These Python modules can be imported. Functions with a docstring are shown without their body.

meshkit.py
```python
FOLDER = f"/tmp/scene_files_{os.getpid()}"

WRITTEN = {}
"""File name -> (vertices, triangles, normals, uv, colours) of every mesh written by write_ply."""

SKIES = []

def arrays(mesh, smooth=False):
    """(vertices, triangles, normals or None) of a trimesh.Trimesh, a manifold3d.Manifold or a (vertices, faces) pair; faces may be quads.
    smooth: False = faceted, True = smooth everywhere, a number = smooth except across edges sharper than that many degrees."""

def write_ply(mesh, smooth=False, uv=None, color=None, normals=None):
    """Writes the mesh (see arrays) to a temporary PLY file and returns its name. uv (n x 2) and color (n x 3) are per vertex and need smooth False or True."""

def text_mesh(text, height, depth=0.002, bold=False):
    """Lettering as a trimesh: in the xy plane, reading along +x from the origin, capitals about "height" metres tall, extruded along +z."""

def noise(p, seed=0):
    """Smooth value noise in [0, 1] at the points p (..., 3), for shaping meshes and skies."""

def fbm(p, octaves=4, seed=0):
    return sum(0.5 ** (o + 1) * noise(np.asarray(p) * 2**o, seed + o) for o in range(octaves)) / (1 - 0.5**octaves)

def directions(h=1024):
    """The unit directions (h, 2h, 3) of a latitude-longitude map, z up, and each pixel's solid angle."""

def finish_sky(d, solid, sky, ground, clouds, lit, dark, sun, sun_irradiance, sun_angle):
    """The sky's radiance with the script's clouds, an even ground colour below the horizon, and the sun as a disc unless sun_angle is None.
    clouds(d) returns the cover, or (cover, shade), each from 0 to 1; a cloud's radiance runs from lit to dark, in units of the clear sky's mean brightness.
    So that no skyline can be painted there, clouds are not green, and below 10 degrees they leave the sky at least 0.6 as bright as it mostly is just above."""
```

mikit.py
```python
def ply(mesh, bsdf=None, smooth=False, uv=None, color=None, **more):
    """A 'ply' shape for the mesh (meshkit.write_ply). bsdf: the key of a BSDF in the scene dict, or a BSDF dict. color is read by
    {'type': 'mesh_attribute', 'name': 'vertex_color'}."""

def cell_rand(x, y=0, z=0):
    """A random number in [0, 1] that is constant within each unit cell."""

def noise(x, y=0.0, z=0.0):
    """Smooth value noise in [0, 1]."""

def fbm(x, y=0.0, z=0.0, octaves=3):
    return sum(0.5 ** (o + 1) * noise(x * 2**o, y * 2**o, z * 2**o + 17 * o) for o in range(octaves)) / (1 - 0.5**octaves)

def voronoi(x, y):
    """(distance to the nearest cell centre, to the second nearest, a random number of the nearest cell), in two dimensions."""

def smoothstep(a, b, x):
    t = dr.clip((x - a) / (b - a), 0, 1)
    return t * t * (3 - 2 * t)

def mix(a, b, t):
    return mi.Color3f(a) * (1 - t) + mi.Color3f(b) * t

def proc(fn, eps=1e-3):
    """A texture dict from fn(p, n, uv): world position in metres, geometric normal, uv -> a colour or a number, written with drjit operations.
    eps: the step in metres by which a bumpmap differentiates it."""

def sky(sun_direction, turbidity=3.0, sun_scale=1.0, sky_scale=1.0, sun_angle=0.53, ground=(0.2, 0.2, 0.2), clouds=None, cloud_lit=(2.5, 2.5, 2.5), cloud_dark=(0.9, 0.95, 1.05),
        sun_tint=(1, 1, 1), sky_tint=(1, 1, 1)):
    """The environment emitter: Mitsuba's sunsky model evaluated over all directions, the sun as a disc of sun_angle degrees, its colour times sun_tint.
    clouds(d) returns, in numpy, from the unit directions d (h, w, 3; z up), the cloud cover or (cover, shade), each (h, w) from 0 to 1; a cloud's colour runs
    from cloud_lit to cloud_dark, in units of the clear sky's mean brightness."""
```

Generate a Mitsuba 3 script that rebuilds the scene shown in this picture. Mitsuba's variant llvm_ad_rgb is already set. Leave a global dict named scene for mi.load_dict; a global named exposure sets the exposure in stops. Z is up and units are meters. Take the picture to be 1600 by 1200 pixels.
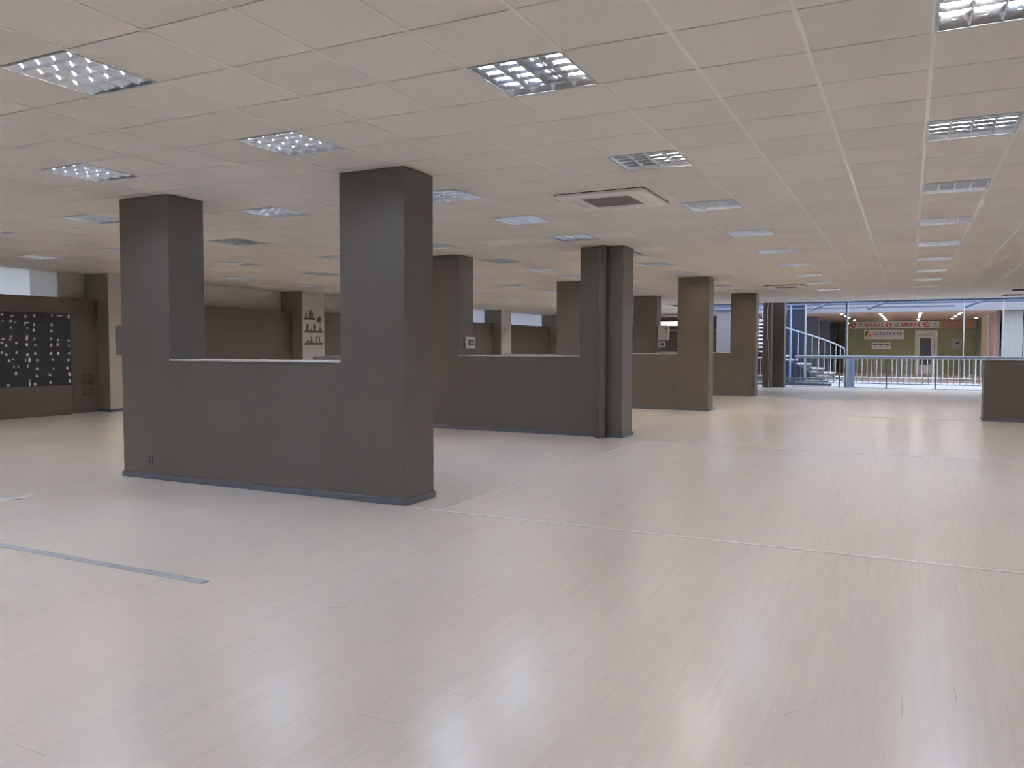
import math, random
import numpy as np, trimesh, manifold3d
import mitsuba as mi, drjit as dr
import mikit, meshkit

random.seed(7); RNG = np.random.default_rng(7)
T = mi.ScalarTransform4f
scene, labels = {}, {}
H = 3.034                                  # ceiling height above the floor

# ------------------------------------------------------------------ camera
F, YAW, PITCH, ROLL = 1250.2, 0.45995, -0.04565, 0.00161
EYE = np.array([0, 0, 1.428])
cs, sn = math.cos, math.sin
FW = np.array([-sn(YAW) * cs(PITCH), cs(YAW) * cs(PITCH), sn(PITCH)])
_r = np.array([cs(YAW), sn(YAW), 0.0]); _u = np.cross(_r, FW)
RT, UP = cs(ROLL) * _r + sn(ROLL) * _u, -sn(ROLL) * _r + cs(ROLL) * _u
scene['camera'] = {'type': 'perspective', 'fov_axis': 'x', 'fov': math.degrees(2 * math.atan(800 / F)),
                   'near_clip': 0.05, 'far_clip': 500.0,
                   'to_world': T().look_at(origin=EYE.tolist(), target=(EYE + FW).tolist(), up=UP.tolist())}

# ------------------------------------------------------------------ sky (overcast) and exposure
def overcast(d):
    return np.full(d.shape[:2], 0.97)
scene['sky'] = dict(mikit.sky((0.25, -0.45, 0.86), turbidity=4.0, sun_scale=0.0, sky_scale=9.0, ground=(0.35, 0.35, 0.35),
                              clouds=overcast, cloud_lit=(0.87, 1.0, 1.22), cloud_dark=(0.87, 1.0, 1.22)), sampling_weight=40.0)
exposure = 1.14
TUBE = 21.0                                # radiance of a lit tube
COOL, WARM, AMBER = (0.80, 0.94, 1.16), (1.11, 1.0, 0.86), (2.7, 2.0, 1.25)

# ------------------------------------------------------------------ materials
def pr(key, color, rough=0.5, spec=0.5, metallic=0.0, **k):
    c = color if isinstance(color, dict) else {'type': 'rgb', 'value': list(color)}
    scene[key] = {'type': 'twosided', 'b': {'type': 'principled', 'base_color': c, 'roughness': rough, 'specular': spec, 'metallic': metallic, **k}}
    return key
def df(key, color):
    c = color if isinstance(color, dict) else {'type': 'rgb', 'value': list(color)}
    scene[key] = {'type': 'twosided', 'b': {'type': 'diffuse', 'reflectance': c}}
    return key

SCUFFS = [(-1.893, 2.477, -1.718, 2.475), (-2.823, 3.427, -2.717, 3.493), (-2.86, 1.729, -2.678, 1.728), (-1.696, 2.81, -1.532, 2.804), (0.007, 3.587, 0.006, 3.396), (0.202, 3.794, 0.203, 3.651), (-1.413, 3.189, -1.379, 3.182), (-0.404, 3.203, -0.365, 3.271)]
def floor_colour(p, n, uv):
    x, y = p.x, p.y
    g = mikit.fbm(x * 55.0, y * 2.2, 0.0, 3) - 0.5
    g2 = mikit.noise(x * 160.0, y * 5.0, 3.0) - 0.5
    big = mikit.fbm(x * 0.9, y * 0.35, 5.0, 2) - 0.5
    sheet = mikit.cell_rand(x / 1.22 + 0.31, y / 5.6 + 0.2) - 0.5
    k = 1.0 + 0.085 * g + 0.05 * g2 + 0.05 * big + 0.03 * sheet
    warm = mikit.noise(x * 1.1, y * 0.5, 9.0) - 0.5
    for ax, ay, bx, by in SCUFFS:            # worn scratches in the vinyl
        dx, dy = bx - ax, by - ay
        t = dr.clip(((x - ax) * dx + (y - ay) * dy) / (dx * dx + dy * dy), 0, 1)
        k = k * dr.select(dr.square(x - ax - t * dx) + dr.square(y - ay - t * dy) < 0.0020 ** 2, 0.74, 1.0)
    return mi.Color3f(0.600 * k * (1 + 0.03 * warm), 0.551 * k, 0.504 * k * (1 - 0.05 * warm))
def paint_colour(p, n, uv):
    k = 1.0 + 0.10 * (mikit.fbm(p.x * 2.1 + p.y, p.z * 1.3, p.y * 1.7, 3) - 0.5)
    return mi.Color3f(0.098 * k, 0.083 * k, 0.069 * k)
def tile_colour(p, n, uv):
    c = mikit.cell_rand(dr.floor((p.x - 0.0783) / 0.6) + 50.0, dr.floor((p.y + 0.1234) / 0.6) + 50.0, 2)
    k = 1.0 + 0.05 * (c - 0.5) + dr.select(c > 0.965, 0.09, 0.0) + 0.03 * (mikit.noise(p.x * 90, p.y * 90, 1.0) - 0.5)
    return mi.Color3f(0.80 * k, 0.748 * k, 0.695 * k)

pr('mat_floor', mikit.proc(floor_colour), 0.225, 0.5, clearcoat=1.0, clearcoat_gloss=0.9)
pr('mat_paint', mikit.proc(paint_colour), 0.42, 0.45)
df('mat_tile', mikit.proc(tile_colour))
pr('mat_runner', (0.85, 0.82, 0.78), 0.22, 0.6)
df('mat_plenum', (0.16, 0.15, 0.14))
pr('mat_sill', (0.62, 0.62, 0.63), 0.25, 0.5)
pr('mat_skirting', (0.085, 0.095, 0.118), 0.35, 0.5)
pr('mat_louvre', (0.82, 0.87, 0.94), 0.19, 0.5, 1.0)
pr('mat_reflector', (0.70, 0.75, 0.84), 0.25, 0.5, 0.9)
pr('mat_rim', (0.55, 0.56, 0.58), 0.35, 0.5, 0.6)
df('mat_tube_off', (0.55, 0.55, 0.53))
df('mat_tube', (0.8, 0.8, 0.8))
pr('mat_white', (0.74, 0.72, 0.70), 0.4, 0.5)
pr('mat_cassette', (0.90, 0.865, 0.83), 0.4, 0.5)
pr('mat_grille', (0.34, 0.31, 0.29), 0.5, 0.4)
pr('mat_dark', (0.03, 0.03, 0.032), 0.4, 0.5)
pr('mat_strip', (0.69, 0.67, 0.64), 0.35, 0.5, 0.0)
pr('mat_strip_floor', (0.62, 0.585, 0.545), 0.35, 0.5)  # darker, floor-toned variant of the strip colour
pr('mat_strip_bluesheen', (0.39, 0.405, 0.46), 0.35, 0.5, 0.0)  # cool daylight reflection mixed into the metal colour
pr('mat_screw', (0.25, 0.24, 0.23), 0.4, 0.5, 0.8)
pr('mat_board', (0.016, 0.017, 0.022), 0.55, 0.4)
pr('mat_glue', (0.72, 0.70, 0.66), 0.4, 0.5)
pr('mat_falsewall', (0.084, 0.066, 0.055), 0.5, 0.4)
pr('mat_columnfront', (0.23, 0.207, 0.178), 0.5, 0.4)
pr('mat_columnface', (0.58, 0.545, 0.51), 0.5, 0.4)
df('mat_wallwhite', (0.84, 0.80, 0.76))
df('mat_decal', (0.07, 0.06, 0.05))
df('mat_decal_light', (0.30, 0.30, 0.31))
pr('mat_vent', (0.10, 0.062, 0.052), 0.5, 0.4)
pr('mat_steel', (0.55, 0.60, 0.72), 0.35, 0.5, 0.3)
pr('mat_bluesteel', (0.12, 0.15, 0.24), 0.4, 0.5)
pr('mat_bluepost', (0.34, 0.44, 0.66), 0.4, 0.5)
pr('mat_darkrail', (0.10, 0.115, 0.15), 0.35, 0.5)
pr('mat_rail', (0.27, 0.30, 0.37), 0.3, 0.5, 0.3)
pr('mat_chrome', (0.86, 0.88, 0.90), 0.25, 0.5, 0.35)
df('mat_fascia', (0.82, 0.83, 0.85))
df('mat_lilac', (0.32, 0.31, 0.34))
df('mat_peach', (0.72, 0.555, 0.475))
df('mat_farfloor', (0.50, 0.47, 0.45))
df('mat_lintel', (0.42, 0.25, 0.19))
df('mat_green', (0.27, 0.275, 0.175))
df('mat_greygreen', (0.20, 0.21, 0.18))
df('mat_cream', (0.62, 0.54, 0.42))
pr('mat_pinkbrown', (0.40, 0.27, 0.24), 0.5, 0.4)
pr('mat_sign', (0.78, 0.77, 0.78), 0.5, 0.4)
df('mat_red', (0.42, 0.02, 0.035))
df('mat_navy', (0.08, 0.02, 0.06))
df('mat_orange', (0.80, 0.20, 0.05))
df('mat_sand', (0.80, 0.60, 0.33))
df('mat_darkgreen', (0.05, 0.07, 0.04))
df('mat_pierpale', (0.42, 0.41, 0.40))
df('mat_signgrey', (0.33, 0.36, 0.37))
pr('mat_doorwhite', (0.70, 0.67, 0.65), 0.4, 0.5)
pr('mat_doorglass', (0.06, 0.06, 0.075), 0.1, 0.6)
df('mat_pier', (0.30, 0.29, 0.32))
pr('mat_farcolumn', (0.13, 0.14, 0.20), 0.4, 0.5)  # brown pillar paint with the blue of the skylight put into it
pr('mat_farcolumn_dark', (0.022, 0.027, 0.055), 0.4, 0.5)  # darker copy for the front pillar, same sky tint
pr('mat_tread', (0.72, 0.74, 0.78), 0.35, 0.5)
df('mat_slab', (0.40, 0.40, 0.40))
scene['mat_glass'] = {'type': 'thindielectric', 'int_ior': 1.5}
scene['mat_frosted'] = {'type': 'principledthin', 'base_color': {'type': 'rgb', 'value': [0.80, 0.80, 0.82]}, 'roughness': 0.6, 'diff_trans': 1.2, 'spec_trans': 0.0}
scene['mat_fade_dim'] = {'type': 'principledthin', 'base_color': {'type': 'rgb', 'value': [0.78, 0.76, 0.73]}, 'roughness': 0.6, 'diff_trans': 0.95, 'spec_trans': 0.0}  # dimmest step of the light fade put into the panes
scene['mat_fade_mid'] = {'type': 'principledthin', 'base_color': {'type': 'rgb', 'value': [0.86, 0.85, 0.83]}, 'roughness': 0.6, 'diff_trans': 1.4, 'spec_trans': 0.0}
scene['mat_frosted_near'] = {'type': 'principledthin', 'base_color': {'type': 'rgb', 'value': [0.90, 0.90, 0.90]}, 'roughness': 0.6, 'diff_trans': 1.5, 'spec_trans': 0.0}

# ------------------------------------------------------------------ mesh helpers
QUADS = np.array([[0, 3, 2, 1], [4, 5, 6, 7], [0, 1, 5, 4], [1, 2, 6, 5], [2, 3, 7, 6], [3, 0, 4, 7]])
TRIS = np.vstack([QUADS[:, [0, 1, 2]], QUADS[:, [0, 2, 3]]])
def box(x0, x1, y0, y1, z0, z1):
    v = np.array([[x0, y0, z0], [x1, y0, z0], [x1, y1, z0], [x0, y1, z0], [x0, y0, z1], [x1, y0, z1], [x1, y1, z1], [x0, y1, z1]], float)
    return v, TRIS
def bbox(x0, x1, y0, y1, z0, z1, b=0.004):
    """a box with chamfered edges"""
    lo, hi = np.array([x0, y0, z0], float), np.array([x1, y1, z1], float)
    b = min(b, 0.45 * (hi - lo).min()); pts = []
    for s in np.ndindex(2, 2, 2):
        for k in range(3):
            p = np.where(s, hi - b, lo + b); p[k] = hi[k] if s[k] else lo[k]
            pts.append(p)
    h = trimesh.convex.convex_hull(np.array(pts))
    return np.array(h.vertices), np.array(h.faces)
def cat(ms):
    vs, fs, n = [], [], 0
    for v, f in ms:
        vs.append(v); fs.append(np.asarray(f) + n); n += len(v)
    return np.vstack(vs), np.vstack(fs)
def tube(pts, r, sides=10, caps=True):
    p = np.asarray(pts, float)
    t = np.gradient(p, axis=0); t /= np.linalg.norm(t, axis=1, keepdims=True)
    ref = np.eye(3)[np.argmin(abs(t).max(0))]
    a = np.cross(t, ref); a /= np.linalg.norm(a, axis=1, keepdims=True); b = np.cross(t, a)
    g = np.arange(sides) * 2 * np.pi / sides; r = np.broadcast_to(r, (len(p),))
    v = p[:, None] + r[:, None, None] * (np.cos(g)[None, :, None] * a[:, None] + np.sin(g)[None, :, None] * b[:, None])
    i, j = np.meshgrid(np.arange(len(p) - 1), np.arange(sides), indexing='ij')
    q = np.stack([i * sides + j, i * sides + (j + 1) % sides, (i + 1) * sides + (j + 1) % sides, (i + 1) * sides + j], -1).reshape(-1, 4)
    f = np.vstack([q[:, [0, 2, 1]], q[:, [0, 3, 2]]]); v = v.reshape(-1, 3)
    if caps:
        n = len(v); v = np.vstack([v, p[:1], p[-1:]]); k = np.arange(sides); e = (len(p) - 1) * sides
        f = np.vstack([f, np.stack([k * 0 + n, k, (k + 1) % sides], 1), np.stack([k * 0 + n + 1, e + (k + 1) % sides, e + k], 1)])
    m = trimesh.Trimesh(v, f, process=False)
    if m.volume < 0: f = f[:, ::-1]
    return v, f
def prism(poly, axis, a, b):
    """a convex outline (n x 2) swept along an axis from a to b"""
    poly = np.asarray(poly, float); n = len(poly)
    def put(c):
        o = np.empty((n, 3)); o[:, [k for k in range(3) if k != axis]] = poly; o[:, axis] = c; return o
    h = trimesh.convex.convex_hull(np.vstack([put(a), put(b)]))
    return np.array(h.vertices), np.array(h.faces)
def shift(m, d): return m[0] + np.asarray(d, float), m[1]
def lathe(profile, n=20):
    """(r, z) outline around the z axis"""
    m = trimesh.creation.revolve(np.asarray(profile, float), sections=n)
    return np.array(m.vertices), np.array(m.faces)

used = {}
def numbered(base):
    used[base] = used.get(base, -1) + 1
    return base if used[base] == 0 else f'{base}_{used[base]:03d}'
def thing(name, label, cat_, group=None):
    k = numbered(name); labels[k] = {'label': label, 'category': cat_}
    if group: labels[k]['group'] = group
    return k
def part(parent, name, mesh, mat, smooth=False, label=None, **more):
    k = numbered(f'{parent}__{name}')
    scene[k] = mikit.ply(mesh, mat, smooth, **more)
    if label: labels[k] = {'label': label}
    return k
def single(name, label, cat_, mesh, mat, smooth=False, group=None):
    k = thing(name, label, cat_, group); scene[k] = mikit.ply(mesh, mat, smooth); return k
def struct(name, mesh, mat, label=None, smooth=False):
    if mesh is not None: scene[name] = mikit.ply(mesh, mat, smooth)
    labels[name] = {'kind': 'structure'}
    if label: labels[name]['label'] = label
    return name
def project(P):
    P = np.atleast_2d(P) - EYE; z = P @ FW
    return 800 + F * (P @ RT) / z, 600 - F * (P @ UP) / z, z
ORD = 'first second third fourth fifth sixth seventh eighth ninth tenth eleventh twelfth thirteenth fourteenth fifteenth'.split()

# ------------------------------------------------------------------ floor, slab, outer walls
struct('floor', cat([box(-16.42, 9, -9, 31.35, -0.3, 0.0), box(-16.42, -8.5, 31.35, 40, -0.3, 0.0)]), 'mat_floor', 'glossy pale beige streaked vinyl floor of the empty hall')
struct('slab_upper', cat([box(-17.4, 9, -9, 29.6, 3.45, 3.6), box(-17.4, -8.5, 29.6, 40, 3.45, 3.6), box(-8.5, 9, 29.55, 29.65, 3.06, 3.45), box(-8.55, -8.45, 29.6, 40, 3.06, 3.45)]), 'mat_plenum', 'concrete slab above the suspended ceiling')
struct('wall_right', box(9, 9.2, -9, 38, -0.3, 3.6), 'mat_wallwhite', 'plain wall on the right of the hall')
# back wall behind the camera with three big shop windows
struct('wall_back', cat([box(-17.4, 9.2, -9.2, -9, -0.3, 0.6), box(-17.4, 9.2, -9.2, -9, 2.75, 3.6)] + [box(a, b, -9.2, -9, 0.6, 2.75) for a, b in ((-17.4, -14.5), (-11.5, 9.2))]), 'mat_wallwhite', 'wall behind the viewer')
for i, (a, b) in enumerate(((-14.5, -11.5),)):
    w = f'window_{i + 1}'
    struct(w, cat([box(a, b, -9.14, -9.06, 0.6, 0.68), box(a, b, -9.14, -9.06, 2.67, 2.75), box((a + b) / 2 - .04, (a + b) / 2 + .04, -9.14, -9.06, .68, 2.67)]), 'mat_white', 'frame of a shop window behind the viewer')

# ------------------------------------------------------------------ suspended ceiling
OX, OY, TS = 0.0783, -0.1234, 0.6
FIX = {}                                   # (column, row) -> lamp states of the four tubes, left to right: w warm, a amber, c cool, 0 dead
def put(col, rows, state='wwcc'):
    for r in rows: FIX[(col, r)] = state
put(0, (-5, -1, 3, 7, 11, 15, 19, 23, 27, 31, 35, 39)); put(-4, (-5, -1, 3, 7, 11, 15, 19, 23, 27, 31, 35, 39))
put(4, (-1, 3, 7, 11, 15, 19, 23, 27, 31, 35)); put(8, (3, 11, 19, 27, 35)); VENTS = [(4, 43), (4, 47)]
put(-8, (-5, -2, 2, 5, 8, 12, 15, 18, 22, 25, 28, 32, 35)); put(-12, (-2, 2, 5, 8, 12, 15, 18, 22, 25, 28, 32, 35))
put(-16, (-1, 3, 7, 11, 15, 19, 23, 27, 31, 35, 39, 43)); put(-20, (-1, 3, 7, 11, 15, 19, 23, 27, 31)); put(-24, (3, 7, 11, 15, 19, 23, 27, 31))
put(-20, (35, 39, 43, 47, 51, 55, 59), 'wwww'); put(-24, (35, 39, 43, 47, 51, 55, 59), 'wwww'); put(-16, (47, 51, 55, 59), 'wwww')
FIX.update({(-8, 5): 'wccw', (-8, 8): 'cccc', (-12, 8): 'cccc', (-12, 12): 'cccc', (-16, 11): 'wwww', (-16, 15): 'w00w', (-20, 19): 'wwww', (-20, 15): 'w00w',
            (-24, 23): 'wwww', (-24, 27): 'wwww', (-24, 15): 'wwww', (-8, 12): 'cccc', (-8, 15): 'cccc', (-8, 18): 'c00w', (-12, 18): 'ww00', (-12, 22): 'wccc', (-12, 25): 'wwww',
            (-8, 25): '0www', (-8, 28): 'aaaa', (-8, 38): 'aaaa', (-8, 32): 'wwww', (-8, 35): 'wwww', (-8, 22): 'cccc', (-4, 7): 'cc0w', (-4, 11): '00ww', (-4, 15): 'www0', (-4, 19): 'cccc', (-4, 23): 'ww00', (-4, 27): 'wwww',
            (0, 7): 'wwcc', (0, 11): 'wwcc', (0, 15): 'wccc', (0, 19): 'ccw0', (0, 23): 'wwwc', (0, 27): 'ww00', (0, 31): 'wwww', (0, 35): 'wwww', (0, 39): '0ww0', (-4, 31): 'wwww',
            (-16, 19): 'wwww', (-20, 23): 'wwww'})
CASSETTES = [(-2.90, 8.30), (-2.90, 21.95)]
CW = 0.49                                  # half width of a cassette
def on_cassette(x0, x1, y0, y1):
    return any(x0 < cx + CW and x1 > cx - CW and y0 < cy + CW and y1 > cy - CW for cx, cy in CASSETTES)
struct('ceiling', None, None, 'suspended ceiling of square off-white mineral tiles on white runners')
cols = range(-28, 15)
tiles = []
for c in cols:
    for r in range(-15, 66):
        x0, y0 = OX + c * TS, OY + r * TS
        lim = 39.6 if x0 < -8.7 else 29.3
        if (c, r) in FIX or (c, r) in VENTS or y0 + TS < -9 or y0 > lim or x0 + TS > 9: continue
        x0a, x1a, y1a = max(x0 + 0.0118, -17.2), x0 + TS - 0.0118, min(y0 + TS - 0.0048, lim + 0.1)
        y0a = max(y0 + 0.0048, -9)
        rects = [(x0a, x1a, y0a, y1a)]
        for cx, cy in CASSETTES:          # tiles cut around a cassette
            out = []
            for a, b, p, q in rects:
                L, Rr, B, Tt = cx - CW + .0, cx + CW - .0, cy - CW + .0, cy + CW - .0
                if a < Rr and b > L and p < Tt and q > B:
                    if p < B: out.append((a, b, p, B))
                    if q > Tt: out.append((a, b, Tt, q))
                    if a < L: out.append((a, L, max(p, B), min(q, Tt)))
                    if b > Rr: out.append((Rr, b, max(p, B), min(q, Tt)))
                else: out.append((a, b, p, q))
            rects = out
        if not rects: continue
        u, v, z = project((x0 + TS / 2, y0 + TS / 2, H))
        seen = z[0] > 0.5 and -60 < u[0] < 1660 and -60 < v[0] < 1260
        tiles.append((0 if seen else 1, float(z[0]) if seen else 99, cat([box(a, b, p, q, H, H + 0.015) for a, b, p, q in rects if b - a > .004 and q - p > .004] or [box(x0, x0 + .01, y0, y0 + .01, H, H + .015)])))
tiles.sort(key=lambda t: t[:2])
for s, d, m in tiles[:300]: part('ceiling', 'tile', m, 'mat_tile')
k = part('ceiling', 'distant_tiles', cat([m for _, _, m in tiles[300:]]), 'mat_tile'); labels[k] = {'kind': 'stuff', 'label': 'more ceiling tiles towards the far end of the hall'}
for c in range(-28, 16):
    x = OX + c * TS; lim = 39.7 if x < -8.6 else 29.4
    if -17.2 < x < 9:
        segs = [(-9, lim)]
        for cx, cy in CASSETTES:
            if abs(x - cx) < CW + .012: segs = [s for a, b in segs for s in ([(a, cy - CW), (cy + CW, b)] if a < cy < b else [(a, b)])]
        part('ceiling', 'runner', cat([box(x - 0.012, x + 0.012, a, b, H - 0.003, H + 0.004) for a, b in segs]), 'mat_runner')
fx = [(c, r) for c, r in FIX]
pl = [box(-17.2, 9, -9, 29.5, H + 0.11, H + 0.12), box(-17.2, -8.5, 29.5, 39.9, H + 0.11, H + 0.12)]
part('ceiling', 'void_lining', cat(pl), 'mat_plenum')
# dark backing just above the tile joints
bk = []
for c in cols:
    x0 = OX + c * TS; lim = 39.7 if x0 < -8.7 else 29.4
    rows = sorted(r for cc, r in FIX if cc == c); y = -9.0
    for r in rows + [None]:
        y1 = OY + r * TS if r is not None else lim
        segs = [(y, y1)]
        bk += [box(max(x0, -17.2), min(x0 + TS, 9), a, b, H + 0.016, H + 0.019) for a, b in segs if b > a and x0 < 9]
        if r is not None: y = y1 + TS
part('ceiling', 'joint_backing', cat(bk), 'mat_plenum')
struct('trim_1', box(-8.5, 9, 29.4, 29.56, H - 0.004, H + 0.40), 'mat_runner', 'pale edge trim where the tiled ceiling ends at the atrium')
struct('trim_2', box(-17.2, -8.5, 39.7, 39.9, H - 0.004, H + 0.40), 'mat_runner', 'pale edge trim at the far end of the left ceiling')

# ------------------------------------------------------------------ ceiling lights
ROWS = {0: 'the rightmost row over the aisle', -4: 'the row just right of the pillars', -8: 'the row over the right-hand pillars', -12: 'the row over the half-wall openings',
        -16: 'the row left of all pillars', -20: 'the second row left of the pillars', -24: 'the row nearest the left wall', 4: 'the far right edge', -18: 'the gap left of the far pillars'}
rank = {}
W2 = 0.284
def blade_long(x): return prism([(x - 0.030, H + 0.058), (x + 0.030, H + 0.058), (x + 0.004, H + 0.004), (x - 0.004, H + 0.004)], 1, -W2, W2)
def emitter(rgb, w): return {'type': 'area', 'radiance': {'type': 'rgb', 'value': [TUBE * v for v in rgb]}, 'sampling_weight': w}
tube_m = tube([(0, -0.275, 0), (0, 0.275, 0)], 0.013, 10)
for (c, r) in sorted(FIX, key=lambda k: k[1]):
    st = FIX[(c, r)]; cx, cy = OX + (c + .5) * TS, OY + (r + .5) * TS
    corners = np.array([(cx + a, cy + b, H) for a in (-.3, .3) for b in (-.3, .3)]); u, v, z = project(corners)
    seen = z.min() > 0.3 and (u > 0).any() and (u < 1600).any() and (v > 0).any() and v.max() < 620
    near = seen and z.min() < 11.0
    if seen:
        rank[c] = rank.get(c, 0) + 1
        n = st.count('0'); s = {0: 'all tubes lit', 1: 'one dark tube', 2: 'two dark tubes', 3: 'three dark tubes', 4: 'no tube lit'}[n]
        lab = f'louvred ceiling light, {s}, {ORD[rank[c] - 1]} in {ROWS[c]}'
        t = thing('ceiling_light', lab, 'ceiling light', 'recessed louvred ceiling lights')
    else:
        t = thing('ceiling_light', 'square louvred ceiling light outside the picture', 'ceiling light', 'ceiling lights outside the picture')
    d = np.array([cx, cy, 0.0])
    rim = cat([box(-.2985, .2985, -.2985, -.284, H - .004, H + .006), box(-.2985, .2985, .284, .2985, H - .004, H + .006), box(-.2985, -.284, -.284, .284, H - .004, H + .006), box(.284, .2985, -.284, .284, H - .004, H + .006)])
    part(t, 'frame', shift(rim, d), 'mat_rim')
    hs = cat([box(-.29, .29, -.29, .29, H + .105, H + .108), box(-.292, -.286, -.29, .29, H + .004, H + .106), box(.286, .292, -.29, .29, H + .004, H + .106), box(-.29, .29, -.292, -.286, H + .004, H + .106), box(-.29, .29, .286, .292, H + .004, H + .106)])
    part(t, 'reflector', shift(hs, d), 'mat_reflector')
    lb = [blade_long(x) for x in (-.142, 0, .142)]
    lb += [prism([(-.258, H + .058), (-.286, H + .058), (-.2838, H - .002), (-.282, H - .002)], 1, -W2, W2), prism([(.258, H + .058), (.286, H + .058), (.2838, H - .002), (.282, H - .002)], 1, -W2, W2)]
    cb = [prism([(y - .006, H + .026), (y + .006, H + .026), (y + .002, H + .006), (y - .002, H + .006)], 0, -W2, W2) for y in (-.17, -.057, .057, .17)]
    cb += [prism([(e * .258, H + .07), (e * .2855, H + .07), (e * .2835, H - .002), (e * .2815, H - .002)], 0, -W2, W2) for e in (-1, 1)]
    if near:
        for m in lb: part(t, 'long_blade', shift(m, d), 'mat_louvre')
        for m in cb: part(t, 'cross_blade', shift(m, d), 'mat_louvre')
    else: part(t, 'louvre', shift(cat(lb + cb), d), 'mat_louvre')
    xs = (-.213, -.071, .071, .213); dist = max(2.5, math.hypot(cx + 1.0, cy - 5.0)); wgt = 60.0 / dist ** 1.7
    if near:
        for x, q in zip(xs, st):
            m = shift(tube_m, d + (x, 0, H + .050))
            part(t, 'tube', m, 'mat_tube_off' if q == '0' else 'mat_tube', True, **({} if q == '0' else {'emitter': emitter({'c': COOL, 'w': WARM, 'a': AMBER}[q], wgt / 4)}))
    else:
        for q in sorted(set(st)):
            m = cat([shift(tube_m, d + (x, 0, H + .050)) for x, s in zip(xs, st) if s == q])
            part(t, 'tube', m, 'mat_tube_off' if q == '0' else 'mat_tube', True, **({} if q == '0' else {'emitter': emitter({'c': COOL, 'w': WARM, 'a': AMBER}[q], wgt * st.count(q) / 4)}))

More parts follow.
